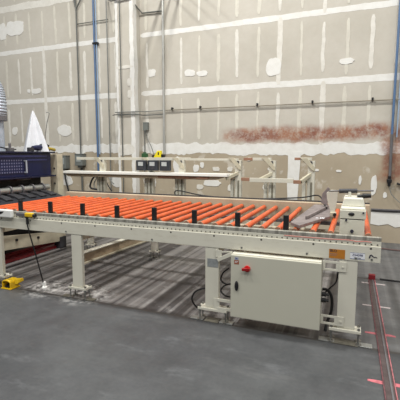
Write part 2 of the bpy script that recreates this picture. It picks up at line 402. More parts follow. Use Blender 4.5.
# markings fixed to the beam
for c0, c1, mt, nm, lb in (((329.2, 249.6), (344.8, 259.8), orange_sticker, 'warning_sticker', 'orange warning sticker with black heading'), ((350.3, 252), (364.8, 260), white_sticker, 'serial_sticker', 'white number sticker')):
    a = onY(*c0, NY); b = onY(*c1, NY); z1 = .812 if 'warning' in nm else .798; z0 = z1-(.078 if 'warning' in nm else .054)
    s = M().box(a.x, b.x, NY-.0015, NY, z0, z1).build(nm, mt, con); s['label'] = lb
    if 'warning' in nm:
        text('heading', 'BLO', .03, (a.x+.034, NY-.002, z1-.014), ink, s); 
        M().box(a.x+.006, b.x-.06, NY-.0022, NY-.0014, z0+.034, z0+.042).box(a.x+.006, b.x-.07, NY-.0022, NY-.0014, z0+.022, z0+.028).build('small_print', brown, s)
    else:
        text('number', 'ZS4098', .026, ((a.x+b.x)/2, NY-.002, z1-.021), paint('blue_black_print', (78, 80, 112), .5), s)
        M().box(a.x+.03, b.x-.03, NY-.0022, NY-.0014, z0+.008, z0+.013).build('small_print', ink, s)
        M().box(a.x, b.x, NY-.0022, NY-.0014, z1-.003, z1).box(a.x, b.x, NY-.0022, NY-.0014, z0, z0+.003).build('border', paint('blue_print', (70, 84, 130), .5), s)
lg = M().tube([(.142, NY-.001, .762), (.146, NY-.001, .782), (.156, NY-.001, .789), (.166, NY-.001, .780), (.176, NY-.001, .773), (.19, NY-.001, .775), (.199, NY-.001, .768)], lambda i, n: .0055*(1-.55*i/n), seg=6).build('swoosh_mark', ink, con)
lg['label'] = 'small dark swoosh mark at the end of the beam'
m = M(); m.tube([(-.55, NY+.008, .895), (-.2, NY+.008, .893), (-.02, NY+.006, .897), (.04, NY+.006, .889), (.1, NY+.006, .896), (.15, NY+.006, .893)], .002, seg=6).build('indicator_cord', red_pl, con)['label'] = 'thin red cord along the top of the beam'
for x in (-2.94, -1.86, -.93, -.35, .04, .16): M().cyl((x, NY-.006, .752), (x, NY+.002, .752), .009, seg=8).build('beam_bolt', steel, con)
rp = onY(207.3, 258.5, NY)
s = M().box(rp.x, rp.x+.108, NY+.002, NY+.005, .538, .617).build('rating_plate', plate_m, legs[-1.222]); s['label'] = 'grey metal rating plate'
for cx in (-2.812, -1.222, -.015):
    w = .3 if cx == -.015 else .2
    for sx in (-1, 1):
        x = cx+sx*.15
        p = M().box(x-.065, x+.065, NY-.02, NY+.055, 0.0005, .010).build('shim_plate', alu if cx != -2.812 else grout, legs[cx], bevel=.003)
M().box(-.12, .09, NY-.03, NY+.07, .0004, .008).build('shim_plate', grout, legs[-.015], bevel=.002)
M().box(-1.29, -1.15, NY-.03, NY+.07, .0004, .008).build('shim_plate', grout, legs[-1.222], bevel=.002)

# ------------------------------------------------------------------ control cabinet hung between two legs
cab = thing('control_cabinet', (-.615, 3.4, .11), 'grey enamelled electrical cabinet hung under the conveyor, with red rotary switch', 'electrical cabinet')
M().box(-1.008, -.224, 3.30, 3.52, .112, .706).build('enclosure', cream, cab, bevel=.006)
door = M().box(-1.012, -.220, 3.28, 3.299, .108, .696).build('door', cab_paint, cab, bevel=.006)
M().cyl((-.952, 3.272, .412), (-.952, 3.281, .412), .014, seg=20).ball((-.952, 3.27, .412), .018, .012, .048).build('latch', black, door, smooth=True)
sw = M().cyl((-.855, 3.264, .582), (-.855, 3.281, .582), .029, seg=24).build('rotary_switch', red_pl, door, bevel=.003)
M().bar((-.898, 3.250, .578), (-.828, 3.250, .586), .026, .026, up=(0, 1, 0)).build('switch_handle', paint('dark_red_plastic', (150, 16, 18), .35), sw, bevel=.005)
M().box(-.973, -.940, 3.2785, 3.280, .654, .676).build('maker_sticker', paint('pale_blue_sticker', (150, 156, 186), .5), door)
text('sticker_letter', 'N', .022, (-.958, 3.278, .665), ink, door)
s = M().box(-.979, -.934, 3.2785, 3.280, .612, .650).build('warning_sticker', brown_sticker, door); s['label'] = 'brown printed warning sticker'
M().box(-.972, -.941, 3.2775, 3.2786, .636, .640).box(-.972, -.948, 3.2775, 3.2786, .626, .629).build('small_print', white_sticker, s)
def bracket(x0, x1, z0, z1, wx=.022, wz=.020, ear=.06, side=1):
    m = M(); y0, y1 = 3.346, 3.354
    m.box(x0, x1, y0, y1, z1-wz, z1); m.box(x0, x1, y0, y1, z0, z0+wz); m.box(x0, x0+wx, y0, y1, z0+wz, z1-wz); m.box(x1-wx, x1, y0, y1, z0+wz, z1-wz)
    ex = (x1, x1+ear) if side > 0 else (x0-ear, x0)
    m.box(ex[0], ex[1], y0, y1, z0, z1); m.cyl(((ex[0]+ex[1])/2, 3.338, (z0+z1)/2), ((ex[0]+ex[1])/2, 3.346, (z0+z1)/2), .009, seg=6)
    return m.build('mounting_bracket', cream, cab, bevel=.002)
bracket(-.219, -.088, .622, .708, ear=.06); bracket(-.219, -.085, .148, .232, ear=.055)
m = M(); m.bar((-1.16, 3.340, .615), (-1.015, 3.33, .69), .012, .035); m.bar((-1.15, 3.348, .69), (-1.015, 3.348, .705), .008, .012); m.box(-1.18, -1.12, 3.342, 3.35, .64, .71)
m.build('mounting_bracket', cream, cab, bevel=.002)
m = M(); m.box(-1.16, -1.01, 3.335, 3.35, .212, .240); m.box(-1.16, -1.01, 3.335, 3.35, .13, .155); m.box(-1.2, -1.14, 3.342, 3.35, .12, .235); m.build('mounting_bracket', cream, cab, bevel=.002)

# cables by the legs
def coil(name, pts, r, label, cat='cable', group=None, mat=rubber):
    return tag(M().tube(pts, r, seg=8).build(name, mat, smooth=True), label, cat, group)
q = lambda x, y, Y: tuple(onY(x, y, Y))
coil('power_cable', [q(199, 309, 3.60), q(194, 304, 3.58), q(192, 298, 3.56), q(195, 292, 3.55), q(201, 289, 3.55), q(207, 288, 3.56), q(212, 290, 3.6)], .009, 'black cable loop showing left of the conveyor middle leg')
coil('power_cable', [q(229, 268, 3.56), q(223, 273, 3.58), q(221, 280, 3.6), q(226, 284, 3.58), q(232, 284, 3.56)], .008, 'upper black cable loop beside the cabinet left edge')
coil('power_cable', [q(233, 283, 3.62), q(224, 286, 3.62), q(221, 291, 3.6), q(226, 296, 3.58), q(234, 297, 3.56)], .008, 'lower black cable loop beside the cabinet left edge')
coil('power_hose', [q(318, 290, 3.58), q(325, 289, 3.58), q(330, 293, 3.58), q(332, 301, 3.57), q(331, 312, 3.56), q(327, 322, 3.55), q(325, 331, 3.5)], .013, 'thick black hose curving down right of the cabinet')
coil('power_cable', [q(338, 272, 3.60), q(336, 282, 3.6), q(330, 288, 3.60), q(322, 296, 3.63), q(318, 306, 3.6)], .007, 'thin black cable crossing behind the right cabinet bracket')
for y, lb in ((294, 'upper round black cable gland on the cabinet side'), (300, 'lower round black cable gland on the cabinet side')):
    p = onY(323, y, 3.42); tag(M().cyl((-.226, 3.42, p.z), (-.185, 3.42, p.z), .02, seg=14).cyl((-.185, 3.42, p.z), (-.16, 3.42, p.z), .012, seg=10).build('cable_gland', black), lb, 'cable gland')

# ------------------------------------------------------------------ head unit at the right end
hd = thing('clamp_head', (.005, 3.75, .93), 'cream clamping head standing on the right end of the conveyor, with black handle', 'machine head')
M().box(-.102, .100, 3.56, 3.92, .88, 1.035).build('lower_body', cream, hd, bevel=.004)
M().box(-.098, .097, 3.565, 3.92, 1.035, 1.043).build('joint_line', darkgrey, hd)
ub = M().box(-.104, .108, 3.556, 3.93, 1.043, 1.118).build('upper_body', cream, hd, bevel=.004)
M().ball((-.01, 3.554, 1.085), .026, .008, .016).build('push_button', black, ub, smooth=True)
for bx_, bz_, br_ in ((.085, 1.10, .008), (-.05, 1.028, .009), (0, .935, .015)): M().cyl((bx_, 3.546, bz_), (bx_, 3.562, bz_), br_, seg=10).build('bolt', ink, ub)
M().prism([(-.098, 3.58, 1.118), (.100, 3.58, 1.118), (.104, 3.93, 1.118), (-.098, 3.93, 1.118)], (0, 0, .02)).prism([(-.094, 3.66, 1.138), (.10, 3.66, 1.138), (.082, 3.66, 1.215), (-.078, 3.66, 1.215)], (0, .24, 0)).build('top_housing', paint('pale_cream_paint', (222, 220, 206), .4, var=.03), hd, bevel=.012)
M().box(-.045, -.02, 3.73, 3.78, 1.20, 1.262).build('bar_support', cream, hd, bevel=.003); M().box(.03, .055, 3.73, 3.78, 1.19, 1.25).build('bar_support', cream, hd, bevel=.003)
M().cyl((-.215, 3.755, 1.262), (.165, 3.755, 1.278), .007, seg=12).build('clamp_rod', midgrey, hd, smooth=True)
M().cyl((-.125, 3.755, 1.265), (.03, 3.755, 1.272), .021, seg=18).build('air_cylinder', darkgrey, hd, smooth=True)
M().cyl((.03, 3.73, 1.222), (.085, 3.73, 1.232), .014, seg=12).cyl((.075, 3.73, 1.23), (.145, 3.73, 1.235), .023, .019, seg=14).build('handle', black, hd, smooth=True)
# grey board over the rollers and its cream bracket
Z = .952
pts = [onZ(290.5, 223.5, Z), onZ(299, 227, Z), onZ(330, 217.5, Z), onZ(331, 204.5, Z), onZ(321, 200.5, Z)]
bd = thing('infeed_plate', (pts[0].x+.1, 4.2, .936), 'scuffed grey plate lying slantwise over the right hand orange rollers', 'metal plate')
M().prism([(p.x, p.y, .937) for p in pts], (0, 0, .03)).build('plate', slab_grey, bd, bevel=.004)
a, b = Vector((pts[2].x-.03, pts[2].y+.25, 1.0)), Vector((pts[3].x-.06, pts[3].y-.1, 1.0))
M().bar((pts[0].x+.12, pts[0].y+.2, .985), (pts[2].x-.06, pts[2].y+.6, .985), .02, .03).build('raised_edge', slab_grey, bd, bevel=.003)
m = M(); c = onZ(317, 218, .967)
m.cyl((c.x, c.y, .967), (c.x, c.y, .9685), .014, seg=16)
for dx in (.03, .045, .06): m.box(c.x+dx, c.x+dx+.009, c.y-.03, c.y+.05, .967, .9685)
m.build('printed_mark', white_sticker, bd)['label'] = 'small white printed mark'
s = onY(322, 188, 4.55); bk = thing('angled_bracket', (onY(331, 215, 4.3).x, 4.3, .936), 'pale cream sheet metal bracket between the grey plate and the clamp head', 'bracket')
o2 = [(326.5, 193), (331, 190), (338, 190.5), (337, 201), (334.5, 213), (331, 214.5), (329, 206), (327, 199)]
M().prism([onY(*p, 4.3) for p in o2], (0, .03, 0)).build('sheet', cream, bk, bevel=.003)
p = onY(333, 214, 4.3); M().box(p.x-.03, p.x+.03, 4.27, 4.35, .936, p.z+.02).build('foot', cream_worn, bk, bevel=.003)
M().cyl((p.x+.02, 4.22, p.z-.0), (p.x+.02, 4.27, p.z-.0), .018, seg=12).build('adjusting_knob', black, bk, smooth=True)
p1 = onY(328, 186, 4.5); p0 = onY(322, 206, 4.5)
M().prism([onY(*k, 4.6) for k in ((321, 203), (322, 194), (328, 187), (330, 189), (327, 199), (328, 206))], (0, .03, 0)).build('upright_plate', slab_grey, bk, bevel=.003)

# ------------------------------------------------------------------ items on the near rail, left
wb = thing('sensor_box', (-3.77, 3.33, .85), 'white sensor box clamped to the front rail at the far left', 'sensor')
M().box(-3.98, -3.695, 3.30, 3.349, .862, .955).build('housing', white_p, wb, bevel=.012)
M().prism([(-3.90, 3.299, .93), (-3.80, 3.299, .935), (-3.83, 3.299, .91), (-3.88, 3.299, .895)], (0, -.002, 0)).build('black_mark', black, wb)
ls = thing('limit_switch', (-3.44, 3.33, .86), 'yellow limit switch on the front rail beside the white box', 'switch')
M().box(-3.50, -3.38, 3.31, 3.349, .885, .935).build('body', yellow, ls, bevel=.012)
M().cyl((-3.38, 3.33, .905), (-3.35, 3.33, .905), .02, seg=12).build('end_plug', black, ls)
M().box(-3.64, -3.50, 3.32, 3.349, .89, .925).build('connector', midgrey, ls, bevel=.004)
M().cyl((-3.475, 3.328, .80), (-3.475, 3.328, .89), .015, seg=10).build('cable_boot', black, ls)
e = onZ(44, 287, .01)
coil('sensor_cable', [(-3.475, 3.326, .80), (-3.472, 3.345, .70), ((-3.475+e.x)/2, (3.326+e.y)/2, .42), (e.x, e.y, .04)], .0075, 'thin black cable hanging from the yellow switch to the floor')
tag(M().cyl((e.x+.01, e.y, 0), (e.x+.01, e.y, .02), .035, .03, seg=14).box(e.x-.012, e.x+.022, e.y-.012, e.y+.02, .018, .075).build('cable_anchor', white_p, bevel=.004), 'small white anchor on the floor where the thin cable ends', 'cable anchor')
# yellow foot pedal
fp = thing('foot_pedal', (-3.74, 3.42, 0), 'yellow foot pedal with hooded guard on the floor at far left', 'foot pedal')
def hood():
    m = M(); x0, x1, y0, y1 = -3.87, -3.735, 3.27, 3.40; t = .012
    arch = []
    for i in range(9):
        a = PI*i/8; arch.append(((x0+x1)/2-math.cos(a)*(x1-x0)/2, .082+math.sin(a)*.03))
    out = [(x0, 0)]+arch+[(x1, 0)]
    inn = [(x1-t, 0)]+[((x0+x1)/2+(px-(x0+x1)/2)*.86, .075+(pz-.082)*.72) for px, pz in arch[::-1]]+[(x0+t, 0)]
    pts = out+inn
    m.prism([(px, y0, pz) for px, pz in pts], (0, y1-y0, 0)); return m
hood().build('guard_hood', yellow, fp, bevel=.004)
M().box(-3.88, -3.725, 3.26, 3.41, .0005, .014).box(-3.86, -3.745, 3.385, 3.40, .014, .10).build('base', yellow, fp, bevel=.004)
M().prism([(-3.84, 3.28, .02), (-3.84, 3.38, .02), (-3.84, 3.38, .055), (-3.84, 3.28, .035)], (.075, 0, 0)).build('treadle', black, fp)
M().prism([(-3.745, 3.33, .05), (-3.71, 3.34, .05), (-3.665, 3.36, .08), (-3.67, 3.36, .115), (-3.745, 3.34, .11)], (0, .05, 0)).build('side_flap', yellow, fp, bevel=.005)

# ------------------------------------------------------------------ beams lying behind the legs
ib = thing('floor_beam', (-3.62, 5.3, 0), 'long cream flanged beam lying on the floor under the conveyor', 'steel beam')
a, b = Vector((-3.67, 4.36, 0)), Vector((-3.50, 6.9, 0)); up = Vector((0, 0, 1))
M().bar(a+up*.012, b+up*.012, .10, .023).build('bottom_flange', cream_worn, ib, bevel=.002)
M().bar(a+up*.078, b+up*.09, .014, .134).build('web', tan_metal, ib)
M().bar(a+up*.165, b+up*.165, .10, .016).build('top_flange', cream, ib, bevel=.002)

# ------------------------------------------------------------------ panel machine at the left
mc = thing('brush_machine', (-5.4, 4.1, 0), 'navy blue panel cleaning machine with mesh guard at the left end of the conveyor', 'machine')
hs = M().box(-6.1, -4.83, 2.6, 5.2, 1.25, 1.62).build('housing', navy, mc, bevel=.006)
M().box(-6.13, -4.78, 2.57, 5.26, 1.62, 1.645).box(-6.13, -4.78, 2.57, 5.26, 1.225, 1.25).build('edge_flange', navy_dk, mc, bevel=.003)
M().box(-4.83, -4.822, 3.9, 4.60, 1.31, 1.53).build('mesh_guard', grille_m, hs)
M().box(-4.83, -4.815, 2.7, 5.1, 1.555, 1.585).box(-4.83, -4.815, 4.68, 5.1, 1.50, 1.52).build('ridge', paint('light_navy_enamel', (54, 60, 112), .35), hs, bevel=.002)
M().cyl((-4.79, 4.63, 1.31), (-4.79, 4.63, 1.51), .014, seg=10).box(-4.83, -4.79, 4.615, 4.645, 1.31, 1.33).box(-4.83, -4.79, 4.615, 4.645, 1.49, 1.51).build('handle', silver, hs, smooth=True)
M().box(-6.0, -5.05, 2.6, 5.18, .12, 1.225).build('body', paint('black_machine_steel', (26, 26, 30), .6, var=.1), mc)
M().ball((-5.0, 4.75, 1.20), .05, .16, .02).build('pressure_shoe', alu, mc, smooth=True)
M().cyl((-4.84, 2.6, 1.055), (-4.84, 5.12, 1.055), .05, seg=20).build('feed_roller', alu, mc, smooth=True)
for k in range(6):
    y = 4.98-.2*k-.02*k
    M().tube([(-4.84+.068*math.cos(t*PI/6), y, 1.05+.068*math.sin(t*PI/6)) for t in range(-4, 9)], .013, seg=8, sm=2).build('clamp_ring', midgrey, mc, smooth=True)
    M().prism([(-4.84, y-.07, .985), (-4.60, y-.07, .93), (-4.58, y-.07, .95), (-4.66, y-.07, .985), (-4.82, y-.07, 1.01)], (0, .13, 0)).build('pressure_finger', darkgrey, mc, bevel=.004)
M().prism([(-4.90, 2.6, .86), (-4.50, 2.6, .86), (-4.50, 2.6, .90), (-4.66, 2.6, .955), (-4.90, 2.6, .955)], (0, 2.52, 0)).build('infeed_lip', paint('black_steel_lip', (44, 46, 52), .5), mc, bevel=.004)
M().box(-4.93, -4.765, 5.28, 5.42, .0, 1.60).build('end_column', cream_worn, mc, bevel=.006)
for z in (1.36, 1.10): M().cyl((-4.83, 5.272, z), (-4.83, 5.285, z), .018, seg=12).build('column_bolt', darkgrey, mc)
M().prism([(-4.62, 2.7, .60), (-4.62, 5.2, .285), (-4.62, 5.2, .115), (-4.62, 2.7, .34)], (-.05, 0, 0)).build('lower_rail', cream_worn, mc, bevel=.004)
for y in (4.2, 4.62): M().cyl((-4.62, y, .36-.11*(y-4)), (-4.60, y, .36-.11*(y-4)), .02, seg=10).build('rail_bolt', black, mc)
M().box(-5.0, -4.7, 2.7, 5.25, .0, .055).box(-4.86, -4.83, 2.7, 5.25, .055, .09).build('base_rail', red_paint, mc, bevel=.004)
M().box(-4.74, -4.60, 5.1, 5.24, .0, .20).build('corner_foot', darkgrey, mc, bevel=.006)
# cover, tool and hose on top of the machine
def drape():
    m = M(); n = 48; rows = 14; prev = None; cx, cy = -5.0, 5.04
    for j in range(rows+1):
        t = j/rows; h = 1.645+(2.32-1.645)*(1-t); ring = []
        for i in range(n):
            a = 2*PI*i/n; sh = .008+.20*t**.92
            fold = 1+.20*math.sin(4*a+1.3+.8*t)+.10*math.sin(9*a+2+t)
            x = cx+math.cos(a)*sh*fold*1.1+.03*t; y = cy+math.sin(a)*sh*fold*.9
            ring.append(m.bm.verts.new((x+(1-t)*-.015, y, h+.012*math.sin(3*a)*(1-t)*t)))
        if prev:
            for i in range(n): m.bm.faces.new((prev[i], prev[(i+1) % n], ring[(i+1) % n], ring[i]))
        else: m.bm.faces.new(ring)
        prev = ring
    m.bm.faces.new(prev[::-1]); return m
tag(drape().build('dust_cover', cloth_m, smooth=True), 'white cloth dust cover draped to a peak on top of the navy machine', 'cover')
pt = onX(40, 148, -4.82)
gl = thing('power_tool', (pt.x, pt.y, 1.645), 'small dark blue and yellow hand tool lying on the navy machine', 'tool')
M().tube([(-4.82, pt.y-.16, 1.70), (-4.82, pt.y-.02, 1.71), (-4.82, pt.y+.10, 1.70), (-4.82, pt.y+.20, 1.69)], lambda i, n: .034+.012*math.sin(PI*i/n), seg=12).build('motor_body', navy, gl, smooth=True)
M().tube([(-4.82, pt.y, 1.74), (-4.80, pt.y+.06, 1.765), (-4.80, pt.y+.17, 1.74)], .02, seg=10).build('grip', rubber, gl, smooth=True)
M().tube([(-4.79, pt.y+.12, 1.70), (-4.79, pt.y+.22, 1.69), (-4.79, pt.y+.30, 1.675)], .026, seg=10).build('front_guard', paint('dull_yellow_plastic', (168, 148, 50), .5), gl, smooth=True)
M().box(-4.86, -4.79, pt.y-.24, pt.y-.15, 1.646, 1.71).build('battery', darkgrey, gl, bevel=.006)
hp = onX(-3.5, 100, -5.3)
du = thing('extraction_hose', (hp.x, hp.y, 1.645), 'ribbed silver dust extraction hose rising from the machine at left edge', 'duct')
path = [(hp.x, hp.y, 1.647), (hp.x, hp.y, 1.9), (hp.x, hp.y, 2.2), (hp.x, hp.y, 2.48), (hp.x-.05, hp.y-.03, 2.68), (hp.x-.22, hp.y-.12, 2.84), (hp.x-.55, hp.y-.25, 2.95), (hp.x-1.2, hp.y-.45, 3.0)]
M().tube(path[:3], .085, seg=20).build('rigid_pipe', silver, du, smooth=True)
M().tube(path[2:], lambda i, n: .135+(.008 if i % 2 else -.004), seg=20, sm=14).build('flexible_hose', silver, du, smooth=True)
M().cyl((hp.x, hp.y, 2.13), (hp.x, hp.y, 2.27), .14, seg=20).build('hose_clamp', midgrey, du, smooth=True)
pb = onY(50, 112, 5.25)
tag(M().tube([(-5.02, 5.245, 1.64), (-4.93, 5.25, 2.1), (pb.x-.02, 5.25, 2.29), (pb.x-.08, 5.25, 2.31)], .006, seg=6).build('wire_hook', conduit, smooth=True), 'thin bent wire standing behind the white dust cover', 'wire')
coil('machine_cable', [tuple(onX(-5, 146, -4.95)), tuple(onX(4, 148, -4.95)), tuple(onX(10, 149.2, -4.95)), tuple(onX(16, 149.4, -4.95))], .009, 'black cable lying on the machine top beside the silver hose')
tag(M().box(-4.98, -4.88, 4.42, 4.50, 1.645, 1.70).cyl((-4.93, 4.46, 1.70), (-4.93, 4.46, 1.77), .02, seg=10).build('pressure_valve', midgrey, bevel=.006), 'small grey valve on the machine top beside the silver hose', 'valve')

# ------------------------------------------------------------------ rail stand behind the conveyor
RY = 6.2
rs = thing('return_rail', (-2.9, RY, 0), 'cream steel rail stand with two horizontal rails behind the conveyor', 'rail stand')
m = M(); m.prism([(-5.30, RY-.20, 1.235), (-1.93, RY-.20, 1.235), (-1.86, RY+.05, 1.235), (-5.36, RY+.05, 1.235)], (0, 0, .045)); m.build('lower_rail', paint('white_rail_paint', (240, 238, 230), .35, var=.03), rs, bevel=.003)
M().prism([(-5.20, RY-.15, 1.175), (-2.15, RY-.15, 1.175), (-1.95, RY-.15, 1.234), (-5.29, RY-.15, 1.234)], (0, .03, 0)).build('rail_fascia', tan_metal, rs, bevel=.002)
M().prism([(-3.22, RY-.158, 1.185), (-2.62, RY-.158, 1.185), (-2.30, RY-.158, 1.23), (-3.22, RY-.158, 1.23)], (0, .006, 0)).build('rail_pad', brown, rs)
M().box(-5.08, -2.66, RY-.03, RY+.03, 1.495, 1.545).box(-2.66, -1.80, RY-.03, RY+.03, 1.495, 1.53).box(-1.55, -1.25, RY-.03, RY+.03, 1.50, 1.545).box(-.79, -.62, RY-.03, RY+.03, 1.51, 1.55).build('upper_rail', cream, rs, bevel=.003)
for x0, x1, z0, z1 in ((-1.70, -1.55, 1.50, 1.545), (-.88, -.79, 1.51, 1.55), (-1.70, -1.56, 1.175, 1.225), (-.87, -.755, 1.15, 1.205), (-2.49, -2.26, 1.185, 1.225)):
    M().box(x0, x1, RY-.035 if z1 > 1.3 else RY-.17, RY+.035 if z1 > 1.3 else RY-.12, z0, z1).build('rail_end', brown, rs, bevel=.003)
M().box(-1.56, -.87, RY-.17, RY-.12, 1.16, 1.225).build('front_rail', cream, rs, bevel=.003)
for xa, xb, za in ((-.76, -.62, 1.185), (-1.40, -1.22, 1.20), (-1.96, -1.78, 1.20)): M().bar((xa, RY-.145, za), (xb, RY, 1.30), .05, .05).build('diagonal_arm', cream_worn, rs, bevel=.003)
for cx in (-.63, -1.235, -1.80, -2.83, -3.45, -4.5):
    p = M().box(cx-.125, cx-.075, RY-.02, RY+.05, .012, 1.25).box(cx-.045, cx+.06, RY-.03, RY+.05, .012, 1.50).box(cx-.125, cx+.055, RY+.03, RY+.05, 1.15, 1.25).build('post', cream, rs, bevel=.003)
    M().prism([(cx-.12, RY-.045, 1.495), (cx+.02, RY-.045, 1.495), (cx+.02, RY-.045, 1.37)], (0, .02, 0)).build('gusset', darkgrey, p, bevel=.002)
    M().prism([(cx-.16, RY-.05, 1.545), (cx-.06, RY-.05, 1.545), (cx+.06, RY-.05, 1.40), (cx+.06, RY-.05, 1.34), (cx+.02, RY-.05, 1.36)], (0, .02, 0)).build('slanted_brace', cream_worn, p, bevel=.002)
    M().box(cx-.10, cx+.12, RY-.08, RY+.10, 0, .012).build('base_plate', cream_worn, p)
    M().box(cx-.0, cx+.03, RY-.034, RY-.03, .6, 1.17).build('inner_web', paint('slot_steel', (126, 122, 106), .6), p)
# controllers and small parts on the upper rail
CY = RY-.06
c0 = thing('control_box', (-3.59, CY, 1.30), 'leftmost of three black controllers hanging below the cream rail', 'controller', 'black controllers on the rail stand')
M().box(-3.69, -3.49, CY-.05, CY+.03, 1.31, 1.495).build('casing', paint('slate_plastic', (52, 56, 62), .5), c0, bevel=.008)
M().box(-3.645, -3.545, CY-.054, CY-.049, 1.395, 1.465).build('display', screen_m, c0)
M().box(-3.65, -3.54, CY-.056, CY-.049, 1.335, 1.375).build('keypad', darkgrey, c0)
for dx, lb in ((.235, 'middle of three black controllers hanging below the cream rail'), (.475, 'rightmost of three black controllers hanging below the cream rail')):
    c = copy_tree(c0); c.location.x += dx; c['label'] = lb
tag(M().box(-3.62, -3.51, RY-.03, RY+.03, 1.545, 1.62).cyl((-3.565, RY, 1.62), (-3.565, RY, 1.64), .03, seg=10).build('pressure_regulator', green_pl, bevel=.008), 'small dark green fitting on top of the cream upper rail', 'fitting')
ys = thing('signal_unit', (-3.30, RY, 1.545), 'bright yellow signal unit on the cream rail above the controllers', 'signal unit')
M().prism([(-3.37, RY-.03, 1.545), (-3.22, RY-.03, 1.545), (-3.225, RY-.03, 1.665), (-3.30, RY-.03, 1.665)], (0, .06, 0)).build('yellow_casing', bright_yellow, ys, bevel=.004)
M().box(-3.22, -3.17, RY-.03, RY+.03, 1.545, 1.60).box(-3.40, -3.37, RY-.03, RY+.03, 1.545, 1.59).box(-3.285, -3.26, RY-.032, RY-.029, 1.59, 1.64).build('mount', black, ys, bevel=.003)
# black cable sagging along the rear of the conveyor
K = lambda x, y, Y: tuple(onY(x, y, Y))
coil('air_line', [K(176, 198, 5.3), K(175, 191.5, 5.3), K(181, 191, 5.3), K(200, 195, 5.3), K(225, 197.6, 5.3), K(260, 198.8, 5.3), K(300, 197.6, 5.3), K(318, 195.5, 5.25), (-.33, 4.9, 1.0), (-.28, 4.6, .99)], .009, 'long black air line sagging along the rear beam of the conveyor')
# loops of cable hanging behind, left
for i, pp in enumerate((((104, 190), (91, 188), (91.5, 181), (95, 176), (99, 174)), ((96, 190), (94, 184), (97, 178), (101, 175)), ((100, 190), (100, 183), (103, 176)), ((100, 175), (105, 180), (109, 187), (112, 191)), ((103, 175), (108, 177), (111, 181), (114, 184)))):
    coil('hanging_cable', [K(x, y, 6.9+.03*i) for x, y in pp], .02 if i == 0 else .012, ('widest black cable loop', 'inner thin grey cable', 'straight grey cable', 'grey cable slanting right', 'short upper grey cable')[i]+' hanging below the rail at left, behind the conveyor', 'cable', None, rubber if i in (0, 3) else conduit)
tag(M().box(-5.27, -5.10, 6.98, 7.1, 1.08, 1.2).build('hanging_pendant', darkgrey, bevel=.02), 'dark pendant box among the cables below the left rail', 'pendant')

# ------------------------------------------------------------------ wall services
def pipe(name, pts, r, label, mat, cat='pipe', sm=0):
    return tag(M().tube(pts, r, seg=10, sm=sm).build(name, mat, smooth=True), label, cat)
WY = WALL-.04
x1 = onY(80, 130, WY)
pc = thing('wall_conduit', (-6.15, WY, 1.6), 'dark vertical conduit with forked top running down to the right grey box', 'conduit')
M().tube([(-6.15, WY, 1.60), (-6.14, WY, 4.96)], .016, seg=8, sm=0).build('riser', conduit_dk, pc, smooth=True)
M().tube([(-6.14, WY, 4.94), (-6.24, WY, 5.3), (-6.3, WY, 5.7)], .014, seg=8, sm=0).build('fork', conduit_dk, pc); M().tube([(-6.14, WY, 4.94), (-5.95, WY, 5.2), (-5.8, WY, 5.7)], .014, seg=8, sm=0).build('fork', conduit_dk, pc)
M().tube([(-6.16, WY, 4.99), (-6.16, WY, 7.2)], .018, seg=8, sm=0).build('riser', conduit_dk, pc)
def dbox(cx, w, z0, z1, label, tail):
    d = thing('disconnect_box', (cx, WALL-.08, z0), label, 'electrical box')
    M().box(cx-w/2, cx+w/2, WALL-.15, WALL-.004, z0, z1).build('casing', box_grey, d, bevel=.008)
    M().box(cx-w*.30, cx+w*.28, WALL-.156, WALL-.149, z0+(z1-z0)*.35, z1-.05).build('cover_plate', paint('pale_grey_cover', (158, 164, 160), .4), d, bevel=.004)
    M().box(cx-w/2-.01, cx+w/2+.01, WALL-.155, WALL-.004, z1, z1+.015).build('lid', box_grey, d)
    M().box(cx-w*.25, cx+w*.25, WALL-.12, WALL-.004, z0-.05, z0).build('cable_entry', conduit_dk, d, bevel=.004)
    return d
dbox(-6.64, .24, 1.25, 1.56, 'grey electrical box on the wall nearest the machine column', 0)
dbox(-6.14, .22, 1.33, 1.60, 'grey electrical box on the wall behind the left end of the rails', 0)
coil('drop_cable', [(-6.64, WY-.03, 1.20), (-6.62, WY-.03, 1.0), (-6.54, WY-.03, .7), (-6.5, WY-.03, .45)], .02, 'dark cable dropping from the grey box nearest the machine column', 'cable')
pipe('drop_conduit', [(-6.14, WY, 0.1), (-6.14, WY, 1.28)], .022, 'dark conduit dropping below the grey box behind the rails', conduit_dk, 'conduit')
bp = onY(98.2, 130, WY)
b1 = thing('air_pipe', (-5.66, WY, 1.0), 'tall blue air pipe on the wall left of the white pilaster', 'pipe')
M().tube([(-5.655, WY, .9), (-5.665, WY, 7.5)], .022, seg=10, sm=0).build('pipe', blue_pipe, b1, smooth=True)
M().tube([(-5.60, WY, 1.6), (-5.60, WY, 7.5)], .013, seg=8, sm=0).build('side_tube', paint('pale_blue_tube', (150, 172, 196), .4), b1, smooth=True)
M().box(-5.70, -5.56, WY-.03, WALL-.002, 4.10, 4.14).build('clip', black, b1)
pipe('thin_conduit', [(-5.31, WY, .6), (-5.31, WY, 7.5)], .013, 'thin grey conduit between the blue pipe and the pilaster', conduit, 'conduit')
pipe('pilaster_conduit', [(-4.80, 7.37, .6), (-4.80, 7.37, 7.5)], .012, 'dark conduit running up the face of the pilaster', conduit_dk, 'conduit')
pipe('right_conduit', [(-3.90, WY, 1.6), (-3.90, WY, 7.5)], .026, 'pale vertical conduit just right of the pilaster', conduit_lt, 'conduit')
pipe('upper_strut', [(-5.25, WY, 5.02), (-5.0, 7.36, 4.86), (-4.55, 7.36, 4.865), (-4.40, WY, 4.62), (-3.88, WY, 4.60)], .016, 'dark pipe stepping around the pilaster near the top', conduit_dk)
pipe('shadow_band', [(-6.13, WY, 4.60), (-5.28, WY, 4.60)], .010, 'thin dark tube standing for the shadow band between two conduits high at left', conduit_dk)  # dark tube in place of the shadow that pipes throw on the wall
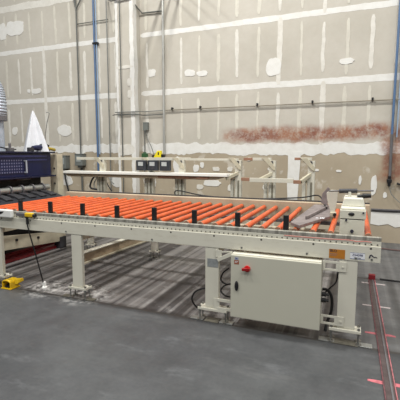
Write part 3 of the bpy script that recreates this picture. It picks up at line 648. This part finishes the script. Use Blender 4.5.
hc = thing('long_conduit', (-1.5, WY, 2.53), 'long thin horizontal conduit clipped across the wall above the red stain', 'conduit')
M().tube([(-3.86, WY, 2.55), (6.5, WY, 2.545)], .011, seg=8, sm=0).build('tube', paint('long_conduit_paint', (140, 132, 116), .5), hc, smooth=True)
for x in (-3.70, -3.05, -1.84, -.79, .24, 1.3, 2.4): M().box(x-.015, x+.015, WY-.02, WALL-.001, 2.545, 2.60).build('clip', black, hc)
pipe('pilaster_cross_conduit', [(-5.08, 7.44, 2.47), (-4.97, 7.37, 2.47), (-4.46, 7.37, 2.46), (-4.40, WY, 2.46), (-3.90, WY, 2.46)], .011, 'lower thin conduit crossing the pilaster toward the pale conduit', conduit_dk, 'conduit')
pipe('pilaster_cross_conduit', [(-4.97, 7.37, 2.52), (-4.46, 7.37, 2.52), (-4.40, WY, 2.54), (-3.90, WY, 2.55)], .010, 'upper thin conduit crossing the pilaster toward the pale conduit', conduit, 'conduit')
cb = onY(146, 126, WY)
tag(M().box(cb.x-.06, cb.x+.06, WALL-.08, WALL-.002, cb.z-.10, cb.z+.08).build('outlet_box', box_grey, bevel=.006), 'small grey outlet box on the wall right of the pilaster', 'electrical box')
coil('outlet_cable', [(cb.x, WY-.03, cb.z-.1), (cb.x+.05, WY-.03, 1.95), (cb.x+.2, WY-.1, 1.72), (cb.x+.3, WY-.2, 1.5), (cb.x+.3, WY-.3, 1.1)], .010, 'thin dark cable looping right from the small outlet box', 'cable', None, conduit_dk)
coil('outlet_cable', [(cb.x-.02, WY-.03, cb.z-.1), (cb.x-.02, WY-.03, 1.9), (cb.x-.02, WY-.06, 1.1)], .012, 'thin dark cable dropping straight from the small outlet box', 'cable', None, conduit_dk)
rx = onY(396, 80, WY-.02); rb = onY(389, 180, WY-.02)
b2 = thing('air_pipe', (rb.x, WY, rb.z), 'blue air pipe on the wall at right, grey below with black valve', 'pipe')
M().tube([(rb.x+.005, WY-.02, 1.92), (rb.x+.035, WY-.02, 7.5)], .021, seg=10, sm=0).build('pipe', blue_pipe, b2, smooth=True)
M().tube([(rb.x+.01, WY-.02, 1.16), (rb.x+.005, WY-.02, 1.95)], .024, seg=10, sm=0).build('lower_pipe', midgrey, b2, smooth=True)
M().tube([(rb.x+.085, WY, 1.9), (rb.x+.11, WY, 7.5)], .011, seg=8, sm=0).build('side_tube', paint('pale_blue_tube', (150, 172, 196), .4), b2, smooth=True)
M().box(rb.x-.035, rb.x+.045, WY-.06, WALL-.002, 1.10, 1.16).box(rb.x-.02, rb.x+.03, WY-.05, WALL-.01, 1.04, 1.22).build('valve', black, b2, bevel=.006)
coil('air_hose', [(rb.x+.13, WY, 1.09), (rb.x+.22, WY, 1.05), (rb.x+.35, WY, .97), (rb.x+.7, WY, .9)], .018, 'short black hose at the right edge beside the valve', 'hose')
coil('valve_hose', [(rb.x+.02, WY-.03, 1.05), (rb.x+.05, WY-.04, .9), (rb.x+.25, WY-.04, .72), (rb.x+.5, WY-.04, .68)], .007, 'thin grey hose falling from the black valve at right', 'hose', None, conduit)
tag(M().box(.31, 3.2, WALL-.04, WALL-.003, .592, .618).box(.31, 3.2, WALL-.012, WALL-.003, .56, .585).build('wall_angle', midgrey, bevel=.003), 'dark steel angle fixed low on the wall at right', 'steel angle')

for i, (x, z, L, lb) in enumerate(((-3.86, 5.02, 1.9, 'nearest the pale conduit'), (-3.66, 5.08, 1.8, 'middle of the three'), (-3.46, 5.12, 1.7, 'farthest right of the three'))):
    pipe('shadow_pipe', [(x, WALL, z), (x-.02, WALL-L, z+.02)], (.03, .02, .022)[i], 'added unseen pipe casting wall shadows above the pale conduit, '+lb, conduit_dk)  # unseen pipes added overhead to cast the diagonal wall shadows
# ------------------------------------------------------------------ floor track at the right
ft = thing('floor_track', (.28, 3.8, 0), 'narrow steel track with pink edges set along the floor at right', 'floor track')
A0, B0 = Vector((.262, 5.26, 0)), Vector((.305, 1.2, 0))
M().bar(A0+Vector((0, 0, .003)), B0+Vector((0, 0, .003)), .060, .004).build('channel', paint('track_steel', (104, 92, 92), .4, .5, var=.15, scale=12), ft)
for sx in (-1, 1):
    o_ = Vector((sx*.036, 0, .006)); M().bar(A0+o_, B0+o_, .008, .011).build('edge_strip', pink_m if sx > 0 else paint('pink_worn_edge', (120, 76, 80), .6, var=.3, scale=20), ft)
o_ = Vector((.012, 0, .0075)); M().bar(A0+o_, B0+o_, .012, .006).build('center_strip', midgrey, ft)
tag(M().box(.225, .305, 5.27, 5.33, 0, .065).build('end_stop', red_paint, bevel=.006), 'dark red block at the far end of the floor track', 'stop block')
for i, (y, x0, x1, lb) in enumerate(((2.845, .15, .40, 'nearest pink paint mark across the floor track'), (3.65, .15, .40, 'pink paint mark crossing the track beside the right leg'))):
    m = M(); 
    a, b = x0, x1; m.prism([(a, y-.012, .0003), (a+.08, y-.022, .0003), (b, y-.016, .0003), (b, y+.014, .0003), (b-.05, y+.026, .0003), (a+.04, y+.02, .0003), (a, y+.012, .0003)], (0, 0, .0006))
    tag(m.build('paint_mark', paint('bright_pink_paint', (196, 108, 116), .6, var=.2, scale=25)), lb, 'paint mark', 'pink paint marks by the track')
for y, lb in ((4.34, 'pale scraped mark across the track, middle of the three behind'), (5.12, 'pale scraped mark across the track just before the red block')):
    m = M()
    a, b = .14, .41; m.prism([(a, y-.012, .0003), (b, y-.02, .0003), (b, y+.012, .0003), (a, y+.02, .0003)], (0, 0, .0006))
    tag(m.build('paint_mark', paint('pale_scrape', (190, 178, 176), .7, var=.2, scale=25)), lb, 'paint mark', 'pale scrape marks by the track')
coil('floor_cable', [(.36, 5.32, .008), (.9, 5.30, .008), (2.5, 5.35, .008)], .010, 'black cable lying on the floor right of the red block')
tag(M().tube([(.46, 7.1, .012), (.9, 7.05, .012), (1.8, 7.2, .012)], .014, seg=8).build('floor_rod', paint('rusty_rod', (92, 70, 66), .6), smooth=True), 'thin rusty rod on the floor near the wall at right', 'rod')

# ------------------------------------------------------------------ light: rows of high-bay lamps and soft ambient
w = bpy.data.worlds.new('World'); sc.world = w; w.use_nodes = True
bg = w.node_tree.nodes['Background']; bg.inputs[0].default_value = (.93, .96, 1, 1); bg.inputs[1].default_value = .24
for ix, lx in enumerate((-9, -4.5, 0, 4.5)):
    for iy, ly in enumerate((-3, .5, 4.0)):
        ld = bpy.data.lights.new('high_bay_lamp', 'AREA'); ld.shape = 'DISK'; ld.size = .55; ld.energy = 182; ld.color = (1, .985, .95)
        lo = bpy.data.objects.new('high_bay_lamp', ld); C.objects.link(lo); lo.location = (lx+1.85, ly, 8.2); ld.energy *= 2.2 if (ix, iy) == (1, 2) else .92
sc.view_settings.view_transform = 'Standard'; sc.view_settings.look = 'None'; sc.view_settings.exposure = 0.0; sc.view_settings.gamma = 1
